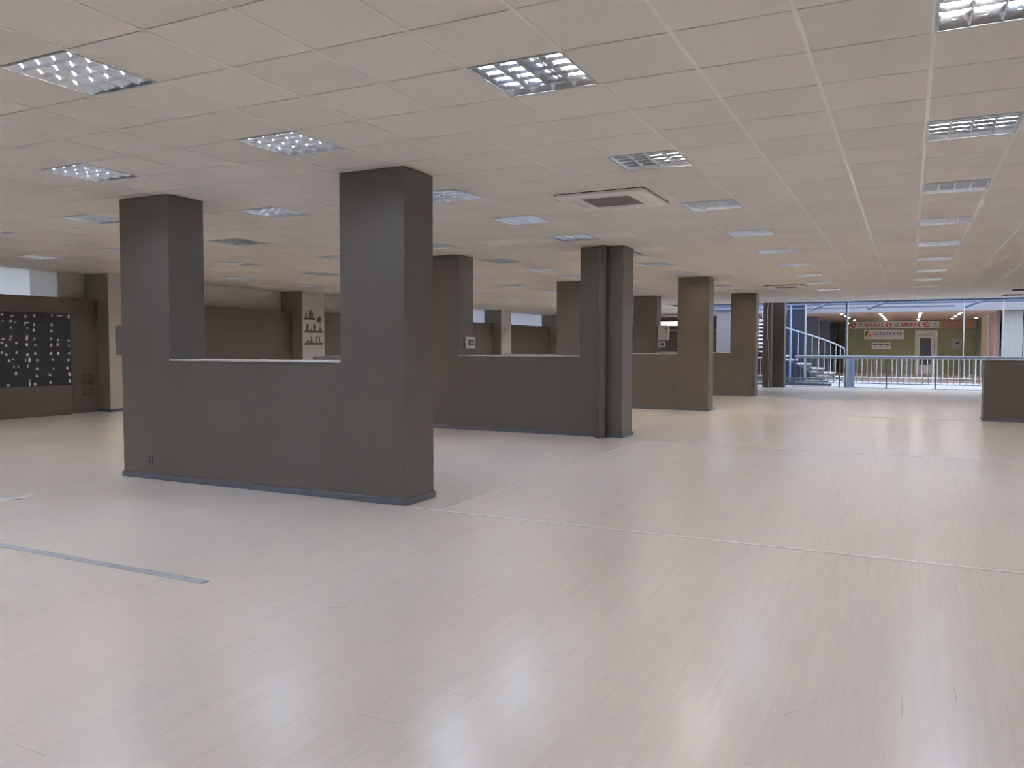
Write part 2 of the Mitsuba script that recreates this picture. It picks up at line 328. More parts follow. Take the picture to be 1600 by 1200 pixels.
for i, (c, r) in enumerate(VENTS):
    x0, y0 = OX + c * TS, OY + r * TS
    t = thing('ceiling_vent', f'dark slotted vent in the ceiling at the far right edge, {("nearer", "farther")[i]} of two', 'vent')
    part(t, 'frame', cat([box(x0 + .013, x0 + .04, y0 + .005, y0 + .595, H - .004, H + .012), box(x0 + .56, x0 + .587, y0 + .005, y0 + .595, H - .004, H + .012), box(x0 + .04, x0 + .56, y0 + .005, y0 + .03, H - .004, H + .012), box(x0 + .04, x0 + .56, y0 + .57, y0 + .595, H - .004, H + .012)]), 'mat_grille')
    part(t, 'back', box(x0 + .03, x0 + .57, y0 + .02, y0 + .58, H + .0125, H + .014), 'mat_dark')
    for k in range(6): part(t, 'slat', prism([(y0 + .05 + k * .09, H - .002), (y0 + .056 + k * .09, H - .002), (y0 + .09 + k * .09, H + .012), (y0 + .084 + k * .09, H + .012)], 0, x0 + .04, x0 + .56), 'mat_dark')
# ------------------------------------------------------------------ air-conditioner cassettes
def rounded_plate(w, r, z0, z1):
    c = [manifold3d.CrossSection.circle(r, 24).translate((sx * (w - r), sy * (w - r))) for sx in (-1, 1) for sy in (-1, 1)]
    return manifold3d.CrossSection.batch_hull(c).extrude(z1 - z0).translate((0, 0, z0))
def mf(m):
    q = m.to_mesh(); return np.array(q.vert_properties[:, :3]), np.array(q.tri_verts)
for (cx, cy), lab in zip(CASSETTES, ('square white air conditioner cassette with a grey intake grille, nearest in the ceiling', 'small distant air conditioner cassette near the far end of the ceiling')):
    t = thing('air_conditioner', lab, 'air conditioner'); d = (cx, cy, 0)
    plate = rounded_plate(CW, .06, H - .032, H - .0035) - rounded_plate(.27, .03, H - .05, H - .012)
    for a in range(4):
        slot = manifold3d.Manifold.cube((.50, .055, .03), True).translate((0, .375, H - .033)).rotate((0, 0, 90 * a)); plate = plate - slot
    part(t, 'panel', shift(mf(plate), d), 'mat_cassette')
    part(t, 'intake_grille', shift(cat([mf(rounded_plate(.268, .03, H - .030, H - .026))] + [box(-.25, .25, y - .004, y + .004, H - .034, H - .029) for y in np.linspace(-.24, .24, 17)]), d), 'mat_grille')
    for a in range(4):
        fl = trimesh.creation.box((.48, .030, .006)); fl.apply_transform(trimesh.transformations.rotation_matrix(.35, (1, 0, 0))); fl.apply_translation((0, .376, H - .026)); fl.apply_transform(trimesh.transformations.rotation_matrix(a * math.pi / 2, (0, 0, 1)))
        part(t, 'louvre_flap', shift((np.array(fl.vertices), np.array(fl.faces)), d), 'mat_cassette')
    part(t, 'gap_ring', shift(mf(rounded_plate(CW + .006, .066, H - .008, H - .0035) - rounded_plate(CW - .02, .05, H - .02, H + .02)), d), 'mat_dark')  # dark ring drawn for the shaded gap around the panel

# ------------------------------------------------------------------ partitions: half walls between pillars
SILL = 1.28
def skirting(t, rects, h=.06, w=.014):
    for x0, x1, y0, y1 in rects: part(t, 'skirting_board', bbox(x0, x1, y0, y1, 0.001, h, .004), 'mat_skirting')
def partition(yf, label, yb=None, left=(-7.75, -7.0), right=(-4.75, -4.03)):
    yb = yb or yf + .48; t = thing('partition', label, 'partition')
    lx0, lx1 = left; rx0, rx1 = right
    part(t, 'pillar', bbox(lx0, lx1, yf, yb, 0, H - .0045, .006), 'mat_paint'); part(t, 'pillar', bbox(rx0, rx1, yf, yb, 0, H - .0045, .006), 'mat_paint')
    part(t, 'half_wall', box(lx1 - .006, rx0 + .006, yf + .0005, yb - .0005, 0, SILL), 'mat_paint')
    part(t, 'sill', bbox(lx1 + .001, rx0 - .001, yf - .014, yb + .014, SILL, SILL + .017, .005), 'mat_sill', label='pale grey sill on the half wall')
    skirting(t, [(lx0 - .014, rx1 + .014, yf - .014, yf - .0005), (rx1 + .0005, rx1 + .014, yf, yb), (lx0 - .014, rx1 + .014, yb + .0005, yb + .014), (lx0 - .014, lx0 - .0005, yf, yb)])
    return t
partition(5.98, 'nearest and largest brown half wall between two pillars')
partition(12.05, 'second brown half wall between two pillars, with a pipe on its right pillar', 12.56)
partition(18.10, 'third brown half wall between two pillars, lit warm from above')
partition(24.20, 'fourth brown half wall between two pillars, farthest of its kind')
t = thing('pillar', 'brown pillar at the atrium edge beside the near railing, with a thick pipe before it', 'pillar')
part(t, 'shaft', bbox(-4.75, -4.03, 30.2, 30.68, 0, 3.45, .006), 'mat_paint')
skirting(t, [(-4.764, -4.016, 30.186, 30.1995), (-4.0295, -4.016, 30.2, 30.68)])
t = thing('pillar', 'grey pillar behind the fourth half wall, seen through its opening', 'pillar')
part(t, 'shaft', bbox(-7.75, -7.0, 36.3, 36.78, 0, 3.45, .006), 'mat_pier')
# low wall at the right edge of the picture
t = thing('partition', 'low dark brown half wall at the right edge of the floor', 'partition')
part(t, 'half_wall', bbox(1.33, 3.7, 18.12, 18.58, 0, 1.185, .006), 'mat_paint'); part(t, 'pillar', bbox(3.7, 4.45, 18.12, 18.58, 0, H - .0045, .006), 'mat_paint')
part(t, 'sill', bbox(1.32, 3.69, 18.105, 18.595, 1.186, 1.20, .004), 'mat_sill')
skirting(t, [(1.316, 4.46, 18.106, 18.1195), (1.316, 1.3295, 18.12, 18.58)])
# low grey counters left of the pillars
for x0, y, lab in ((-10.3, 12.1, 'low grey counter glimpsed through the nearest half-wall opening'), (-9.35, 18.2, 'low grey counter glimpsed through the second half-wall opening')):
    t = thing('counter', lab, 'counter')
    part(t, 'base', bbox(x0 + .02, -7.79, y + .02, y + .40, 0, 1.235, .006), 'mat_pier'); part(t, 'worktop', bbox(x0, -7.78, y, y + .42, 1.236, 1.262, .005), 'mat_pier')

# ------------------------------------------------------------------ pipes on the pillars
t = thing('pipe', 'brown vertical drain pipe on the right pillar of the second half wall', 'pipe')
part(t, 'riser', tube([(-4.34, 11.955, .012), (-4.34, 11.955, H - .005)], .066, 20), 'mat_paint', 40)
part(t, 'collar', shift(lathe([(.067, -.055), (.077, -.055), (.077, -.04), (.071, -.03), (.071, .03), (.077, .04), (.077, .055), (.067, .055)], 24), (-4.34, 11.955, 2.0)), 'mat_paint', 40)
part(t, 'floor_flange', shift(lathe([(.0665, .001), (.095, .001), (.095, .010), (.072, .016), (.0665, .016)], 24), (-4.34, 11.93, 0)), 'mat_paint', 40)
t = thing('pipe', 'thick brown pipe casing in front of the pillar at the atrium edge', 'pipe')
part(t, 'casing', tube([(-4.56, 29.98, .002), (-4.56, 29.98, 3.44)], .175, 24), 'mat_paint', 40)
zz = np.linspace(.02, 3.3, 40)
single('cable', 'thin pale cable hanging down the thick pipe casing', 'cable', tube(np.stack([-4.52 + .02 * np.sin(zz * 2.1) + .03 * (1.6 - zz) / 1.6, 29.79 + 0 * zz, zz], 1), .008, 6), 'mat_sill', True)

# ------------------------------------------------------------------ fittings on the partitions
t = thing('fuse_box', 'white fuse box with a dark breaker window on the second partition, left pillar', 'fuse box')
part(t, 'case', bbox(-6.998, -6.94, 12.25, 12.545, 1.405, 1.61, .012), 'mat_white')
part(t, 'breaker_window', bbox(-6.939, -6.930, 12.285, 12.47, 1.46, 1.565, .004), 'mat_dark')
for k in range(4): part(t, 'breaker_window__breaker', bbox(-6.9295, -6.924, 12.31 + k * .04, 12.35 + k * .04, 1.49, 1.535, .002), 'mat_grille')
t = thing('meter_cabinet', 'tall white meter cabinet on the left pillar behind the third opening', 'cabinet')
part(t, 'body', bbox(-6.998, -6.66, 24.30, 24.46, 1.66, 2.12, .010), 'mat_white'); part(t, 'door', bbox(-6.985, -6.675, 24.288, 24.299, 1.675, 2.105, .004), 'mat_white')
part(t, 'door__display', bbox(-6.745, -6.715, 24.282, 24.2875, 1.97, 2.06, .002), 'mat_dark'); part(t, 'door__lock', bbox(-6.745, -6.695, 24.282, 24.2875, 1.885, 1.90, .002), 'mat_grille')
t = thing('socket_box', 'small white switch box with a dark square, under the meter cabinet', 'switch box')
part(t, 'case', bbox(-6.998, -6.78, 24.30, 24.42, 1.43, 1.63, .010), 'mat_white'); part(t, 'switch', bbox(-6.93, -6.80, 24.292, 24.2995, 1.49, 1.575, .004), 'mat_dark')
t = thing('wall_socket', 'small dark double socket low on the nearest half wall', 'socket')
part(t, 'plate', bbox(-7.36, -7.285, 5.968, 5.9795, .17, .255, .003), 'mat_skirting')
for z in (.192, .234): part(t, 'outlet', tube([(-7.322, 5.964, z), (-7.322, 5.9678, z)], .016, 16), 'mat_dark', 40)
t = thing('junction_box', 'grey box on the left side of the nearest partition', 'box')
part(t, 'case', bbox(-8.0, -7.752, 6.10, 6.36, 1.335, 1.67, .008), 'mat_paint'); part(t, 'lid', bbox(-7.99, -7.76, 6.088, 6.0995, 1.345, 1.66, .004), 'mat_paint')

# ------------------------------------------------------------------ strips and joints on the floor
def strip(label, axis, a, b, c, w, mat='mat_strip', screws=0, h=.004):
    t = thing('floor_strip', label, 'floor strip')
    rect = (a, b, c - w / 2, c + w / 2) if axis == 'x' else (c - w / 2, c + w / 2, a, b)
    o = w / 2; x0, x1, y0, y1 = rect
    pr_ = [(-w / 2, 0.0002), (w / 2, 0.0002), (w / 2 - .006, h), (-w / 2 + .006, h)]
    if axis == 'x': m = prism([(c + p, q) for p, q in pr_], 0, a, b)
    else: m = prism([(c + p, q) for p, q in pr_], 1, a, b)
    part(t, 'bar', m, mat)
    if mat == 'mat_strip_bluesheen': part(t, 'end_edge', box(b + .0005, b + .006, c - w / 2, c + w / 2, .0003, h), 'mat_screw')
    e = c - w / 2 - .003
    part(t, 'joint', box(a, b, e - .003, e + .003, .0002, .0012) if axis == 'x' else box(e - .003, e + .003, a, b, .0002, .0012), 'mat_grille')
    for k in range(screws):
        s = a + (k + .5) * (b - a) / screws; x, y = (s, c + .006) if axis == 'x' else (c, s)
        part(t, 'screw', shift(lathe([(0, h + .0025), (.004, h + .002), (.006, h - .001), (0, h - .001)], 10), (x, y, 0)), 'mat_screw', 40)
    return t
strip('long metal floor strip with screws running right from the nearest pillar', 'x', -4.02, 1.6, 5.945, .036, screws=13)
strip('floor strip leading from the nearest pillar back to the second pillar', 'y', 6.0, 11.75, -3.66, .034, 'mat_strip_floor', screws=10)
strip('wide metal floor strip in painted bluish sheen ending in front of the nearest half wall', 'x', -7.4, -3.80, 3.475, .062, 'mat_strip_bluesheen', screws=11, h=.006)
strip('floor strip left of the nearest half wall', 'y', 4.25, 5.93, -7.53, .034, 'mat_strip_floor')
strip('short strip in painted bluish sheen at the left edge of the floor', 'x', -9.6, -7.43, 4.61, .060, 'mat_strip_bluesheen', screws=4)
strip('second floor strip crossing the aisle, at the second pillar', 'x', -3.98, 3.0, 11.80, .036)
strip('third floor strip crossing the aisle, at the third pillar', 'x', -3.98, 1.3, 18.07, .036)
strip('fourth floor strip crossing the aisle, at the fourth pillar', 'x', -3.98, 3.4, 24.25, .036)

# ------------------------------------------------------------------ left wall
XW = -16.42
COLS = [(-.35, .60), (5.70, 6.65), (11.75, 12.70), (17.96, 18.92), (24.15, 25.10), (30.48, 31.45), (36.5, 37.45)]
lims = [(-9.0, -.35)] + [(COLS[k][1], COLS[k + 1][0]) for k in range(6)] + [(37.45, 40.0)]
walls = [box(-16.58, XW, -9, 40, -.3, 2.40), box(-16.58, XW, -9, 40, 3.07, 3.6)] + [box(-16.58, XW, a, b, 2.40, 3.07) for a, b in COLS]
for k, (a, b) in enumerate(lims):
    if k in (3, 4): walls.append(box(-16.58, XW, a, b, 2.40, 3.07))
    if k == 2: walls.append(box(-16.58, XW, 11.15, b, 2.40, 3.07))
struct('wall_left', cat(walls), 'mat_wallwhite', 'left wall of the hall, pale above the dark panels')
struct('window_2', box(XW - .03, XW - .02, 9.90, 10.55, 2.40, 3.07), 'mat_fade_mid', 'added frosted pane carrying the light fade above the spotted board')  # pane added to step down the soft light on the upper wall
struct('window_3', box(XW - .03, XW - .02, 10.551, 11.15, 2.40, 3.07), 'mat_fade_dim', 'added dimmest pane ending the light fade beside the first pilaster')  # last step of the same wall fade
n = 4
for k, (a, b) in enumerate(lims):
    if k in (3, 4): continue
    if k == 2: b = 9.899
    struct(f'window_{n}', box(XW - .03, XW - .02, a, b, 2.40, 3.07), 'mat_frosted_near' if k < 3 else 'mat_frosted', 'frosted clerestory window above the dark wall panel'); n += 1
for i, (a, b) in enumerate(COLS):
    nm = ('near', 'near', 'first', 'second', 'third', 'fourth', 'fifth')[i]
    lab = {2: 'pilaster on the left wall beside the dark board', 3: 'pilaster on the left wall with the shelf sticker', 4: 'pilaster on the left wall hidden behind the second partition', 5: 'far pilaster on the left wall with a small round sticker', 6: 'farthest pilaster on the left wall'}.get(i, f'{ORD[i]} pilaster on the left wall outside the picture')
    t = thing('pilaster', lab, 'pillar')
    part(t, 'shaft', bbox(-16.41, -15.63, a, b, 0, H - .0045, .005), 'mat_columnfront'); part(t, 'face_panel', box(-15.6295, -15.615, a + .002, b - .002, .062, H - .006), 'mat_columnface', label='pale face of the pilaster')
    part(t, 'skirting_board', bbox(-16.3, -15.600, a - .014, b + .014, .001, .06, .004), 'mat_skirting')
for k, (a, b) in enumerate(lims):
    lab = {2: 'dark brown panel wall behind the spotted board', 3: 'dark brown panel wall seen through the nearest opening', 4: 'dark brown panel wall right of the shelf sticker', 5: 'dark brown panel wall left of the far pilasters', 6: 'dark brown panel wall between the two far pilasters'}.get(k, f'dark brown panel wall outside the picture, {ORD[k]} along the left wall')
    single('wall_panel', lab, 'wall panel', bbox(-16.12, -16.0, a - .0, b - .001, 0, 2.46, .006), 'mat_falsewall')
single('wall_panel', 'near dark brown panel standing proud under the spotted board', 'wall panel', bbox(-15.995, -15.86, 6.9, 11.03, 0.0, 2.455, .006), 'mat_falsewall')
XB = -15.845
t = thing('notice_board', 'black board with rows of white glue dabs on the dark left wall', 'board')
part(t, 'panel', bbox(-15.859, XB, 8.2, 11.02, .63, 2.12, .004), 'mat_board')
DABS = [(9.6,2.05,.042,.035),(9.79,2.03,.071,.035),(10.06,2.03,.066,.043),(10.24,2.05,.052,.058),(10.61,2.07,.039,.067),(10.77,2.07,.15,.027),(10.98,2.06,.049,.094),(9.61,1.93,.048,.031),(9.76,1.93,.06,.05),(9.85,1.91,.064,.02),(10.08,1.91,.124,.029),(10.04,1.87,.026,.05),(10.23,1.87,.048,.052),(10.6,1.88,.039,.067),(10.22,1.76,.052,.061),(10.59,1.75,.059,.059),(9.76,1.8,.042,.057),(10.09,1.8,.037,.043),(9.76,1.63,.042,.048),(9.74,1.57,.042,.045),(10.08,1.63,.051,.055),(10.07,1.58,.066,.043),(10.23,1.59,.051,.052),(10.58,1.59,.051,.062),(10.73,1.57,.06,.042),(10.97,1.56,.073,.034),(9.61,1.58,.069,.039),(9.58,1.5,.048,.045),(9.66,1.45,.05,.051),(9.86,1.5,.049,.048),(10.07,1.47,.058,.065),(10.24,1.46,.051,.05),(10.58,1.46,.053,.071),(10.72,1.47,.053,.067),(10.97,1.45,.041,.053),(9.58,1.31,.048,.049),(9.66,1.27,.05,.051),(9.86,1.31,.049,.054),(10.08,1.27,.066,.061),(10.24,1.29,.051,.061),(10.57,1.29,.053,.053),(10.73,1.29,.05,.063),(10.97,1.29,.055,.052),(9.71,1.15,.056,.062),(9.79,1.18,.035,.037),(10.04,1.15,.023,.072),(10.12,1.16,.056,.113),(10.28,1.15,.057,.056),(10.61,1.16,.056,.057),(10.95,1.15,.065,.061),(9.8,1.03,.034,.051),(9.89,1.03,.029,.04),(10.08,1.04,.029,.061),(10.27,.98,.054,.056),(10.62,.98,.044,.048),(10.92,.98,.058,.061),(9.84,.9,.054,.071),(10.26,.83,.054,.061),(10.54,.85,.056,.059),(10.97,.85,.072,.073),(10.11,.74,.021,.073),(10.11,.67,.044,.067),(10.22,.67,.057,.061),(10.55,.69,.049,.062),(10.97,.71,.059,.085),(9.68,.67,.05,.054),(9.3,1.9,.05,.05),(9.3,1.4,.05,.05),(9.05,1.6,.05,.05),(9.05,1.1,.05,.05),(9.35,.9,.05,.05)]
ball = trimesh.creation.icosphere(2)
for y, z, w, h in DABS:
    part(t, 'glue_dab', (np.array(ball.vertices) * (.008, w * .5, h * .5) + (XB, y, z), np.array(ball.faces)), 'mat_glue', True)
t = thing('vent_grille', 'small reddish brown vent grille low on the left wall beside the board', 'vent')
part(t, 'frame', cat([box(-15.9995, -15.985, 11.36, 11.385, .32, .85), box(-15.9995, -15.985, 11.595, 11.62, .32, .85), box(-15.9995, -15.985, 11.385, 11.595, .32, .345), box(-15.9995, -15.985, 11.385, 11.595, .825, .85)]), 'mat_vent')
for z in np.linspace(.36, .80, 12): part(t, 'slat', prism([(-15.999, z), (-15.999, z + .006), (-15.988, z + .024), (-15.988, z + .018)], 1, 11.386, 11.594), 'mat_vent')
# ---- stickers on two pilasters
XD = -15.6135
t = thing('wall_sticker', 'dark sticker of three shelves with books, vases and a lamp on a pale pilaster', 'sticker')
def flat(y0, y1, z0, z1): return box(-15.6148, XD, y0, y1, z0, z1)
def poly(pts): return prism([(y, z) for y, z in pts], 0, -15.6148, XD)
for z, a, b in ((2.22, 18.03, 18.50), (1.855, 18.04, 18.83), (1.50, 18.03, 18.83)): part(t, 'shelf', flat(a, b, z, z + .055), 'mat_decal')
part(t, 'bottle', cat([flat(18.095, 18.155, 2.29, 2.40), flat(18.112, 18.135, 2.40, 2.50)]), 'mat_decal')
for y, w, h in ((18.24, .05, .20), (18.30, .045, .21), (18.355, .04, .20), (18.41, .04, .15)): part(t, 'book', flat(y, y + w, 2.28, 2.28 + h), 'mat_decal')
part(t, 'lamp_head', poly([(18.58, 2.17), (18.62, 2.28), (18.68, 2.34), (18.76, 2.30), (18.79, 2.20), (18.74, 2.17), (18.66, 2.15)]), 'mat_decal'); part(t, 'lamp_stem', flat(18.718, 18.735, 2.0, 2.17), 'mat_decal'); part(t, 'lamp_base', poly([(18.67, 1.92), (18.785, 1.92), (18.735, 2.02), (18.715, 2.02)]), 'mat_decal')
for a, b in ((18.11, 18.23), (18.44, 18.55)): part(t, 'vase', poly([(a + .02, 1.92), (b - .02, 1.92), (b, 2.0), (b - .015, 2.10), (a + .015, 2.10), (a, 2.0)]), 'mat_decal')
part(t, 'vase', poly([(18.305, 1.92), (18.355, 1.92), (18.335, 1.99), (18.325, 1.99)]), 'mat_decal')
part(t, 'hat', poly([(18.12, 1.56), (18.27, 1.56), (18.25, 1.61), (18.20, 1.64), (18.16, 1.62)]), 'mat_decal'); part(t, 'cone', poly([(18.29, 1.56), (18.40, 1.56), (18.36, 1.70), (18.34, 1.78), (18.33, 1.70)]), 'mat_decal')
part(t, 'picture_frame', cat([flat(18.54, 18.56, 1.575, 1.74), flat(18.69, 18.71, 1.575, 1.74), flat(18.56, 18.69, 1.72, 1.74), flat(18.56, 18.69, 1.575, 1.595)]), 'mat_decal')
t = thing('wall_sticker', 'faint grey round sticker on the far pale pilaster', 'sticker')
ang = np.linspace(0, 2 * np.pi, 25)
for y, z, r in ((30.72, 1.93, .16), (30.64, 2.12, .11), (30.80, 2.14, .09)):
    part(t, 'loop', tube(np.stack([-15.612 + 0 * ang, y + r * np.cos(ang), z + r * np.sin(ang)], 1), .012, 6, False), 'mat_decal_light')
for y in (30.70, 30.84): part(t, 'stroke', flat(y, y + .05, 2.22, 2.36), 'mat_decal_light')

# ------------------------------------------------------------------ atrium edge: near railing, rods, posts
def railing(y, xs, x1, top, lo, r_top, r_bal, mats, label, zbase=0.0, pitch=.191, both=None, foot=None):
    t = thing('railing', label, 'railing'); mt, mp, mb = mats
    x0 = xs[0]
    part(t, 'top_rail', tube([(x0, y, top), (x1, y, top)], r_top, 12), mt, 40); part(t, 'bottom_rail', tube([(x0, y, lo), (x1, y, lo)], r_bal * 1.3, 8), mb, 40)
    if both: part(t, 'upper_rail', tube([(x0, y, both), (x1, y, both)], r_bal * 1.3, 8), mb, 40)
    for x in xs:
        part(t, 'post', tube([(x, y, zbase), (x, y, top - r_top * .9)], r_bal * 2.0, 10), mp, 40)
    hi = both or top - r_top * .9
    for k in range(200):
        x = x0 + (k + 1) * pitch
        if x > x1 - .05: break
        if min(abs(x - p) for p in xs) < .05: continue
        part(t, 'baluster', tube([(x, y, lo), (x, y, hi)], r_bal, 8), mb, 40)
    return t
railing(31.22, [-3.76, -2.225, -.69, .845, 2.38, 3.9, 5.45, 7.0], 8.5, 1.105, .165, .052, .012, ('mat_rail', 'mat_darkrail', 'mat_rail'), 'grey steel railing along the near edge of the atrium')
railing(37.55, [-2.17, -.62, .915, 2.455], 2.76, .99, .17, .022, .013, ('mat_chrome',) * 3, 'bright steel railing on the far side of the atrium', zbase=-.02, pitch=.1915)
railing(37.55, [-11.0, -9.5, -8.0, -6.5, -5.0], -4.3, .99, .17, .022, .013, ('mat_chrome',) * 3, 'steel railing on the far side of the atrium, behind the staircase', zbase=-.02, pitch=.1915)
for x, lab in ((1.665, 'slim white steel rod above the railing, left of the two'), (2.81, 'slim white steel rod above the railing, right of the two')):
    single('hanging_rod', lab, 'rod', tube([(x, 31.32, 1.0), (x, 31.32, 3.40)], .019, 10), 'mat_tread', 40)
t = thing('steel_post', 'tall steel post at the foot of the curved stair handrail', 'post')
part(t, 'shaft', bbox(-2.075, -2.02, 31.38, 31.44, 0, 3.40, .006), 'mat_darkrail'); part(t, 'lit_edge', bbox(-2.0195, -1.985, 31.38, 31.44, 0, 3.40, .005), 'mat_tread')  # narrow pale piece paints the highlight down one side of the post
part(t, 'blue_panel', bbox(-1.984, -1.74, 31.40, 31.43, .02, 1.05, .004), 'mat_bluepost')
for x, y, z1, lab, m in ((-4.13, 32.72, 3.4, 'blue steel post left of the curved staircase', 'mat_bluepost'), (-3.585, 32.72, 3.4, 'grey steel post behind the curved stair handrail', 'mat_steel')):
    single('steel_post', lab, 'post', bbox(x - .032, x + .032, y - .032, y + .032, -3.2, z1, .01), m)

# ------------------------------------------------------------------ curved staircase in the atrium
t = thing('staircase', 'curved open staircase with pale treads beyond the near railing', 'staircase')
SX, SY, RO, RI = -4.30, 35.2, 2.25, 1.15
def at(r, phi, z): return (SX + r * cs(math.radians(phi)), SY + r * sn(math.radians(phi)), z)
def wedge(p0, p1, r0, r1, z0, z1):
    n = 5; ps = np.linspace(p0, p1, n); ring = [at(r1, p, 0)[:2] for p in ps] + [at(r0, p, 0)[:2] for p in ps[::-1]]
    m = trimesh.creation.extrude_polygon(__import__('shapely').Polygon(ring), z1 - z0, engine='earcut'); m.apply_translation((0, 0, z0))
    return np.array(m.vertices), np.array(m.faces)
DP, RISE = 13.4, .165
for k in range(17):
    phi = -12 - DP * k; z = .165 + RISE * k
    part(t, 'tread', wedge(phi - DP * 1.02, phi, RI, RO, z - .06, z), 'mat_tread')
ph = np.linspace(-8, -12 - DP * 17, 60)
def zz_(p): return .165 + RISE * (-12 - p) / DP
for r, nm in ((RO - .06, 'outer_stringer'), (RI + .06, 'inner_stringer')):
    bot = [at(r, p, zz_(p) - .20) for p in ph]; m = []
    part(t, nm, tube(bot, .03, 8), 'mat_darkrail', 40)
part(t, 'handrail', tube([at(RO - .02, p, zz_(p) + 1.08 - .40 * max(0.0, (p + 26) / 18.0)) for p in ph], .026, 10), 'mat_steel', 40)
for k in range(17):
    p = -12 - DP * (k + .5); part(t, 'baluster', tube([at(RO - .02, p, zz_(p) - .06), at(RO - .02, p, zz_(p) + 1.07 - .40 * max(0.0, (p + 26) / 18.0))], .013, 8), 'mat_tread', 40)
    p = -12 - DP * k; part(t, 'baluster', tube([at(RO - .02, p, zz_(p) - .06), at(RO - .02, p, zz_(p) + 1.07 - .40 * max(0.0, (p + 26) / 18.0))], .009, 8), 'mat_tread', 40)
struct('stair_landing', cat([box(-6.2, -2.1, 31.36, 32.3, -.28, -.005)]), 'mat_slab', 'landing between the near railing and the staircase')
single('steel_tank', 'dark blue boarded enclosure behind the near railing under the stairs', 'enclosure', cat([bbox(-6.4, -2.6, 32.5, 32.6, -.28, .0, .01)] + [bbox(-6.4, -2.6 - .12 * k, 32.5, 32.58, .005 + .10 * k, .075 + .10 * k, .006) for k in range(3)]), 'mat_farcolumn')

# ------------------------------------------------------------------ atrium void, skylight, beams
struct('floor_lower', box(-17.4, 9.2, 31, 45, -3.6, -3.4), 'mat_wallwhite', 'floor of the level below, at the bottom of the atrium')
struct('floor_far', cat([box(-17.2, 9, 37.4, 58, -.32, -.02)]), 'mat_farfloor', 'gallery floor across the atrium')
struct('trim_3', box(-17.0, 9, 37.36, 37.399, -.34, -.01), 'mat_fascia', 'bright white edge of the far gallery floor')
struct('trim_4', box(-3.9, 8.9, 31.352, 31.38, -.32, .012), 'mat_darkrail', 'dark edge of the hall floor at the atrium')
struct('wall_atrium_left', box(-8.7, -8.52, 31.36, 37.3, -3.5, -.3), 'mat_wallwhite', 'wall of the void below')
def beam(lab, m, mat): return single('roof_beam', lab, 'beam', m, mat)
beam('near black bar drawn for the dark slot nearest above the railing', bbox(-8.4, 8.9, 31.2, 31.3, 3.055, 3.105, .01), 'mat_dark')  # near black, painted as the dark slot below the ceiling edge
beam('blue roof beam just under the skylight, second behind the railing', bbox(-8.4, 8.9, 32.6, 32.7, 3.13, 3.20, .01), 'mat_bluesteel')
beam('thin blue roof pipe, third beam behind the railing', tube([(-8.4, 34.2, 3.17), (8.9, 34.2, 3.17)], .05, 12), 'mat_bluesteel')
beam('white roof beam in front of the far gallery ceiling', bbox(-8.4, 8.9, 35.9, 36.0, 3.215, 3.27, .01), 'mat_tread')
beam('dark blue roof beam low over the far side of the atrium', bbox(-8.4, 1.6, 36.2, 36.3, 3.075, 3.135, .01), 'mat_bluesteel')
for i, (x, lab) in enumerate(((-3.4, 'pale slanted roof strut over the staircase'), (-1.4, 'slanted roof strut left of the first rod'), (1.8, 'slanted roof strut at the left rod'), (4.2, 'slanted roof strut at the right end'))):
    single('roof_strut', lab, 'strut', tube([(x + .75, 33.2, 3.22), (x - .05, 33.3, 2.90)], .045, 10), 'mat_bluesteel', 40)
for i, x in enumerate((-8.3, -4.4, -.5, 3.4, 7.3)):
    single('skylight_bar', f'white skylight bar over the atrium, {ORD[i]} from the left', 'beam', bbox(x - .05, x + .05, 29.7, 37.9, 3.80, 3.94, .01), 'mat_tread')

# ------------------------------------------------------------------ far gallery with shops
ZF = 2.98
struct('ceiling_far', cat([box(-17.2, 9, 37.6, 58, ZF, ZF + .1)]), 'mat_peach', 'peach coloured ceiling of the far gallery')
struct('trim_5', cat([box(-17, 9, 37.45, 37.599, ZF - .02, 4.0)]), 'mat_lilac', 'white lilac fascia above the far gallery')
struct('slab_far', cat([box(-17.4, 9.2, 37.9, 58, 3.99, 4.1), box(9, 9.2, 37.9, 58, -.3, 4.1), box(-17.4, -17.2, 40, 58, -.3, 4.1), box(-17.4, 9.2, 58, 58.2, -.3, 4.1)]), 'mat_plenum', 'roof and outer walls of the far gallery')
struct('wall_far', cat([box(-3.12, 3.25, 50.0, 50.2, 0, ZF)]), 'mat_green', 'olive green shop wall across the atrium')
struct('wall_far_left', cat([box(-17.2, -3.0, 56.0, 56.2, 0, ZF)]), 'mat_cream', 'cream wall at the far left end of the gallery')
struct('wall_far_right', cat([box(3.26, 3.36, 46.8, 50.2, 0, ZF)]), 'mat_greygreen', 'grey green side wall of the far gallery')
struct('wall_far_right_pale', cat([box(3.26, 3.36, 42.6, 46.799, 0, ZF)]), 'mat_cream', 'beige side wall of the far gallery')
struct('trim_6', box(3.20, 3.36, 41.9, 42.3, 0, ZF), 'mat_tread', 'white upright at the end of the beige side wall')
single('pier', 'pinkish brown ribbed pier at the right of the far gallery', 'pier', cat([bbox(3.22 + .0, 3.36, 38.6 + .26 * k, 38.82 + .26 * k, 0, ZF, .01) for k in range(12)] + [box(3.25, 3.36, 38.6, 41.8, 0, ZF)]), 'mat_pinkbrown')
single('pier', 'pale grey panelled pier at the right end of the atrium', 'pier', cat([bbox(3.385 + .235 * k, 3.62 + .235 * k, 37.95, 38.3, 0, 2.955, .004) for k in range(3)]), 'mat_pierpale')
struct('window_21', box(4.12, 8.9, 38.0, 38.01, 0, 3.5), 'mat_frosted', 'bright frosted window at the right end of the atrium')
